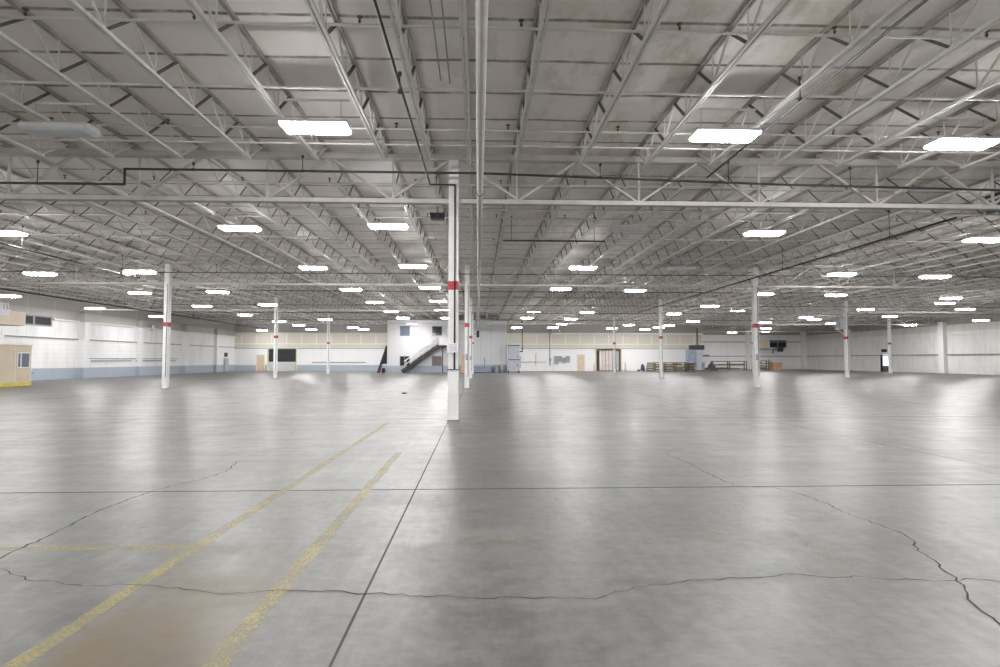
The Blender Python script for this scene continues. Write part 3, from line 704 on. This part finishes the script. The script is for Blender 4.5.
# dock door: half raised dark curtain above, pale door panel below
d = struct(MB().box(-26.9, -23.4, YB+.12, YB+.18, 1.22, 2.88).build('door_3', 'darkgrey'))
b = MB()
for i in range(6): b.box(-26.85, -23.45, YB+.10, YB+.12, 1.26+i*.27, 1.29+i*.27)
b.build('slat_rib', 'black', d)
MB().box(-26.9, -23.4, YB+.06, YB+.12, 0, 1.22).build('lower_panel', 'dockwhite', d)
MB().box(-27.05, -26.9, YB-.07, YB+.05, 0, 2.98).box(-23.4, -23.25, YB-.07, YB+.05, 0, 2.98).build('door_frame', 'paleyellow', d)
def bollard(x, y, lab, mat='yellow'):
    t = thing('bollard', lab, 'bollard', (x, y, 0), 0, 'yellow bollards')
    MB().lathe([(.10, .02), (.10, 1.05), (.085, 1.11), (.04, 1.14)]).build('post', mat, t, smooth=True); MB().lathe([(.17, 0), (.17, .02)]).build('flange', mat, t)
bollard(-27.15, 74.2, 'yellow bollard at the left side of the dark dock door', 'paleyellow')
bollard(-23.1, 74.2, 'yellow bollard at the right side of the dark dock door', 'paleyellow')
bollard(15.1, 74.2, 'yellow bollard at the left side of the opening with pinkish panels', 'paleyellow')
bollard(19.15, 74.2, 'yellow bollard at the right side of the opening with pinkish panels', 'paleyellow')
# opening with stored panels
d = struct(MB().box(15.4, 18.9, 78.2, 78.3, 0, 3.3).box(15.3, 15.4, 75.3, 78.3, 0, 3.3).box(18.9, 19.0, 75.3, 78.3, 0, 3.3).build('wall_alcove', 'wall_plain'))
struct(MB().box(15.4, 15.52, YB-.05, YB+.3, 0, 3.0).box(18.78, 18.9, YB-.05, YB+.3, 0, 3.0).box(15.4, 18.9, YB-.05, YB+.3, 2.9, 3.0).build('door_4', 'paleyellow'))
for i, (x, wd, hh, mt, lab) in enumerate(((15.75, .40, 2.7, 'darkgrey', 'dark tall panel at the left end of the opening'), (16.2, .30, 2.75, 'shelf', 'white narrow panel, second from left in the opening'), (16.62, .40, 2.6, 'pink', 'pinkish tall panel, third from left in the opening'), (17.08, .36, 2.7, 'pink', 'pinkish tall panel, fourth from left in the opening'), (17.52, .42, 2.65, 'pink', 'pinkish tall panel, third from right in the opening'), (18.0, .38, 2.7, 'beigetrim', 'beige tall panel, second from right in the opening'), (18.45, .36, 2.6, 'machine', 'grey tall panel at the right end of the opening'))):
    t = thing('stored_panel', lab, 'panel', (x, 75.6, 0), 0, 'panels stored in the opening')
    MB().box(-wd/2, wd/2, -.1, .6, .08, hh).build('slab', mt, t, bevel=.015)
    MB().box(wd/2, wd/2+.045, -.12, .6, 0, hh).box(-wd/2, wd/2, -.12, .6, 0, .08).build('edge_strip', 'brown', t)
# electrical boxes and conduits on the white back wall
for i, (x0, x1, z0, z1, lab) in enumerate(((9.95, 10.5, .95, 1.98, 'tall grey electrical box, leftmost of the group on the back wall'), (10.56, 10.95, 1.25, 1.98, 'grey electrical box, second from left on the back wall'), (11.0, 11.42, 1.05, 1.75, 'grey electrical box, third from left on the back wall'), (11.48, 12.0, 1.12, 1.98, 'grey electrical box, rightmost of the group on the back wall'))):
    t = thing('electrical_box', lab, 'electrical box', (x0, YB-.012, z0), 0, 'grey electrical boxes on the back wall')
    MB().box(0, x1-x0, -.22, 0, 0, z1-z0).build('case', 'greybox', t, bevel=.015); u = MB().box(.03, x1-x0-.03, -.235, -.22, .03, z1-z0-.03).build('door', 'greybox', t)
    MB().box(x1-x0-.1, x1-x0-.06, -.26, -.235, (z1-z0)/2-.05, (z1-z0)/2+.05).build('latch', 'darkgrey', u)
pipe('wall_conduit', 'grey vertical conduit on the back wall left of the grey boxes', [(9.4, YB-.06, .7), (9.4, YB-.06, 5.6)], .05, 'greypipe', [], 'conduits on the back wall')
tag(MB().box(-.12, .12, -.14, 0, 0, .45).build('switch_box', 'greybox', None, (9.4, YB-.10, 1.25), bevel=.01), 'small grey switch box on the vertical conduit', 'switch box')
pipe('wall_conduit', 'thin horizontal conduit on the back wall right of the tall machine', [(5.0, YB-.05, 1.18), (8.9, YB-.05, 1.18)], .035, 'greypipe', [], 'conduits on the back wall')
pipe('wall_conduit', 'short vertical conduit crossing the horizontal one on the back wall', [(7.55, YB-.10, .75), (7.55, YB-.10, 2.3)], .03, 'greypipe', [], 'conduits on the back wall')
pipe('wall_conduit', 'thin horizontal conduit on the back wall left of the office block', [(-21.3, YB-.05, 1.15), (-14.5, YB-.05, 1.15)], .035, 'greypipe', [], 'conduits on the back wall')
pipe('wall_conduit', 'bright white pipe drop high on the back wall under a light', [(9.6, YB-.7, 5.35), (10.6, YB-.7, 5.35), (10.6, YB-.7, 4.98)], .06, 'shelf', [], 'conduits on the back wall')

# racks, equipment and boxes along the far right
def rack(x0, x1, y, h, levels, lab, nposts=3):
    t = thing('low_rack', lab, 'rack', (x0, y, 0), 0, 'low storage racks by the far wall')
    W = x1-x0
    for i in range(nposts):
        xx = .05+(W-.1)*i/(nposts-1)
        MB().box(xx-.06, xx+.06, -.4, -.28, 0, h).box(xx-.06, xx+.06, .28, .4, 0, h).build('upright', 'olive', t)
    for j in range(levels):
        z = .18 + (h-.25)*j/max(1, levels-1)
        MB().box(0, W, -.42, .42, z-.03, z+.07).build('shelf', 'wood', t)
        b = MB()
        rnd = random.Random(j*7+int(W*10)); xx = .1
        if j < levels-1:
            while xx < W-.7:
                ln = rnd.uniform(.5, 1.3); b.box(xx, min(xx+ln, W-.05), -.36, rnd.uniform(.1, .36), z+.07, z+.07+rnd.uniform(.06, .2)); xx += ln+rnd.uniform(.05, .5)
            if b.v: o = b.build('stacked_timber', 'wood', t); o['kind'] = 'stuff'
    return t
rack(22.6, 26.8, 73.2, 1.16, 4, 'long low olive rack of timber behind the banded column, left section', 4)
rack(26.9, 29.0, 73.2, 1.16, 4, 'short low olive rack of timber just left of the blue-grey machine', 2)
rack(33.0, 37.9, 80.2, 1.3, 3, 'low open rack in the deep right part, beside the purple bag', 3)
rack(39.1, 41.2, 80.4, 1.38, 4, 'small dark shelf rack right of the large banded column', 2)
rack(29.7, 32.0, 76.2, .36, 2, 'very low timber rack right of the blue-grey machine', 2)
t = thing('timber_stack', 'dark pile of timber crates at the left end of the olive rack', 'timber stack', (22.0, 73.0, 0))
for j in range(5): MB().box(-.42+.05*j, .48-.03*j, -.4, .4, .04+j*.23, .22+j*.23).build('timber_layer', 'olive' if j % 2 else 'wood', t)
MB().box(-.3, -.15, -.35, .35, 0, .05).box(.2, .35, -.35, .35, 0, .05).build('runner', 'wood', t)
t = thing('pallet_jack', 'dark low trolley with raised back on the floor left of the olive rack', 'trolley', (20.75, 72.6, 0))
MB().box(-.45, .45, -.3, .3, .12, .24).build('deck', 'black', t, bevel=.02); MB().prism([(.0,.24),(.42,.24),(.36,.6),(.22,.95),(.08,.85)], 'y', -.25, .25).build('back', 'darkblue', t)
for sx in (-.33, .33):
    for sy in (-.2, .2): MB().tube([(sx, sy-.03, .07), (sx, sy+.03, .07)], .07, 12).build('wheel', 'black', t)
t = thing('press_machine', 'tall blue-grey machine with overhanging head at the corner of the back wall', 'machine', (27.6, 71.5, 0))
MB().box(-.5, .75, -.5, .6, 0, .22).build('base', 'wood', t)
MB().box(-.25, .6, -.35, .5, .22, 3.3).build('column', 'machine', t, bevel=.04)
MB().box(-1.35, -.3, -.55, .4, 1.05, 2.75).build('head', 'bluegrey', t, bevel=.08)
MB().box(-.9, .75, -.5, .5, 2.75, 3.32).build('top_housing', 'darkgrey', t, bevel=.05)
MB().box(.6, 1.5, -.1, .2, 1.95, 2.1).build('arm', 'olive', t)
MB().box(-.05, .12, -.08, .08, 3.32, 5.5).build('mast', 'wood', t)
MB().box(.35, .78, -.45, -.35, .3, 1.1).build('control_box', 'bluegrey', t, bevel=.02)
t = thing('plastic_bag', 'rounded purple plastic bag on the floor left of the open rack', 'bag', (32.6, 79.2, 0))
MB().lathe([(.15,0),(.42,.06),(.55,.35),(.5,.7),(.28,.95),(.12,1.02),(.16,1.12)], n=16).build('sack', 'purple', t, smooth=True)
MB().lathe([(.135,1.0),(.135,1.05)]).build('tie', 'black', t)
t = thing('cardboard_box', 'large brown cardboard box on the floor beneath the dark louvers', 'box', (42.35, 80.3, 0))
MB().box(-.72, .62, -.5, .5, 0, 1.12).build('carton', 'card', t, bevel=.015)
MB().box(-.72, .62, -.505, .505, 1.12, 1.14).build('flap', 'lightcard', t).rotation_euler = (0, 0, 0)
MB().prism([(-.72,1.13),(-.70,1.13),(-.95,1.62),(-.97,1.60)], 'y', -.5, .5).build('flap', 'lightcard', t)
t = thing('wall_cabinet', 'beige box mounted high on the deep wall left of the dark louvers', 'cabinet', (44.3, YD-.14, 3.15))
MB().box(-1.3, .35, -.9, 0, .1, 1.35).build('case', 'cream', t, bevel=.02); MB().box(.35, .75, -.7, -.02, .2, 1.3).build('end_panel', 'paper', t)
MB().box(-1.35, .7, -.95, 0, 0, .1).build('bracket', 'greyframe', t)
d = struct(MB().box(45.35, 47.95, YD-.12, YD-.02, 3.42, 4.5).build('window_1', 'duct'))
MB().box(45.25, 48.05, YD-.2, YD-.12, 4.45, 4.55).box(45.25, 48.05, YD-.2, YD-.12, 3.37, 3.47).box(46.6, 46.7, YD-.2, YD-.12, 3.47, 4.45).box(45.25, 45.35, YD-.2, YD-.12, 3.47, 4.45).box(47.95, 48.05, YD-.2, YD-.12, 3.47, 4.45).build('window_frame', 'greyframe', d)
t = thing('exhaust_fan', 'dark fan unit with bent ducts hanging below the dark louvers', 'fan', (46.5, YD-.75, 2.75))
MB().lathe([(.25,-.35),(.42,-.3),(.42,.3),(.25,.35)]).build('fan_drum', 'darkgrey', t).location = (.2, 0, .35)
MB().tube([(-.95, 0, -.3), (-.9, 0, .3), (-.3, 0, .45), (.8, 0, .5)], .11, 10).build('duct', 'greyframe', t, smooth=True)
MB().box(-.1, .1, -.1, .745, .4, .55).build('bracket', 'greyframe', t)

# ------------------------------------------------------------------ left wall fittings
d = struct(MB().box(XL+.0, XL+.05, 39.9, 43.0, 3.98, 4.52).build('window_2', 'duct'))
MB().box(XL, XL+.12, 39.75, 43.15, 4.52, 4.62).box(XL, XL+.12, 39.75, 43.15, 3.90, 3.98).box(XL, XL+.12, 39.75, 39.9, 3.98, 4.52).box(XL, XL+.12, 43.0, 43.15, 3.98, 4.52).box(XL, XL+.12, 41.35, 41.5, 3.98, 4.52).build('window_frame', 'greyframe', d)
t = thing('guard_booth', 'tan office booth with a window and yellow base at the left edge', 'booth', (-25.65, 31.8, 0))
MB().box(-5.0, 0, 0, 2.3, .22, 2.28).build('wall_panel', 'tan', t)
MB().box(-5.02, .02, -.02, 2.32, 0, .22).build('base_kick', 'yellow', t)
MB().box(-5.05, .05, -.05, 2.35, 2.28, 2.36).build('roof', 'beigetrim', t)
f = MB().box(0, .05, 1.22, 2.14, 1.00, 1.06).box(0, .05, 1.22, 2.14, 1.83, 1.89).box(0, .05, 1.22, 1.28, 1.06, 1.83).box(0, .05, 2.08, 2.14, 1.06, 1.83).box(0, .05, 1.46, 1.52, 1.06, 1.83).build('window_frame', 'beigetrim', t)
MB().box(.004, .02, 1.26, 2.10, 1.04, 1.85).build('pane', 'glassblue', f)
b = MB()
for y in (.02, 1.12, 2.26): b.box(0, .02, y-.02, y+.02, .22, 2.28)
b.build('panel_batten', 'beigetrim', t)
t = thing('overhead_cabinet', 'cream box hung high on the left wall above the booth', 'cabinet', (-26.9, 33.2, 3.48))
MB().box(-4.25, 0, 0, 2.0, 0, .80).build('case', 'cream', t, bevel=.02); MB().box(0, .012, .1, .75, .52, .78).build('pale_plate', 'paper', t)
t = thing('control_unit', 'small white unit with dark gaps standing on the overhead cream box', 'control unit', (-27.3, 33.75, 4.282))
MB().box(-.15, .25, -.3, .55, 0, .08).box(-.1, .2, -.25, .05, .08, .40).box(-.1, .2, .15, .25, .08, .42).box(-.1, .2, .38, .46, .08, .42).box(-.1, .2, -.25, .46, .38, .46).build('case', 'housing', t); MB().box(-.08, .12, .06, .14, .08, .38).build('gap_panel', 'darkgrey', t)
pipe('wall_conduit', 'dark pipe on the blue base of the left wall beside the booth', [(XL+.07, 37.5, .55), (XL+.07, 41.6, .55)], .03, 'darkpipe', [], 'pipes on the left wall')
pipe('wall_conduit', 'dark pipe along the left wall between its first two wall columns', [(XL+.12, 47.5, 1.38), (XL+.12, 52.8, 1.38)], .03, 'darkpipe', [], 'pipes on the left wall')
pipe('wall_conduit', 'dark pipe along the left wall behind the large left column', [(XL+.12, 53.6, 1.38), (XL+.12, 60.4, 1.38)], .03, 'darkpipe', [], 'pipes on the left wall')
t = thing('wall_clock', 'round grey clock high on the left wall beside the large left column', 'clock', (XL+.05, 56.1, 4.55))
MB().tube([(0,0,0), (.1,0,0)], .28, 20).build('case', 'greyframe', t); MB().tube([(.1,0,0), (.11,0,0)], .24, 20).build('dial', 'paper', t)
t = thing('fire_cabinet', 'slim grey cabinet with a dark sign at the far end of the left wall', 'cabinet', (XL, 72.3, 0))
MB().box(0, .25, -.45, .45, .02, 1.7).build('case', 'machine', t, bevel=.02); MB().box(0, .2, -.25, .25, 1.85, 2.35).build('sign_box', 'black', t)
# right wall: open doorway to daylight
struct(MB().box(XR-.04, XR+.3, 69.3, 69.4, 0, 2.25).box(XR-.04, XR+.3, 71.1, 71.2, 0, 2.25).box(XR-.04, XR+.3, 69.4, 71.1, 2.15, 2.25).build('door_5', 'shelf'))
d = struct(MB().box(XR+.3, XR+3.0, 68, 73, -.06, -.02).build('trim_22', 'brown'))
struct(MB().box(XR+.25, XR+.29, 69.4, 71.1, 0, .72).build('trim_23', 'brown'))
t = thing('door_closer_sign', 'small dark sign box above the bright doorway', 'sign', (XR, 70.3, 2.45))
MB().box(-.16, 0, -.4, .4, 0, .36).build('case', 'black', t, bevel=.02); MB().box(-.175, -.16, -.3, .3, .08, .28).build('face', 'darkgrey', t)
tag(MB().lathe([(.0,0),(.11,.0),(.12,.02),(.06,.05),(.03,.055)], n=9).build('debris_scrap', 'black', None, (-3.2, 25.2, 0)), 'small dark scrap lying on the open floor left of the nearest column', 'scrap')
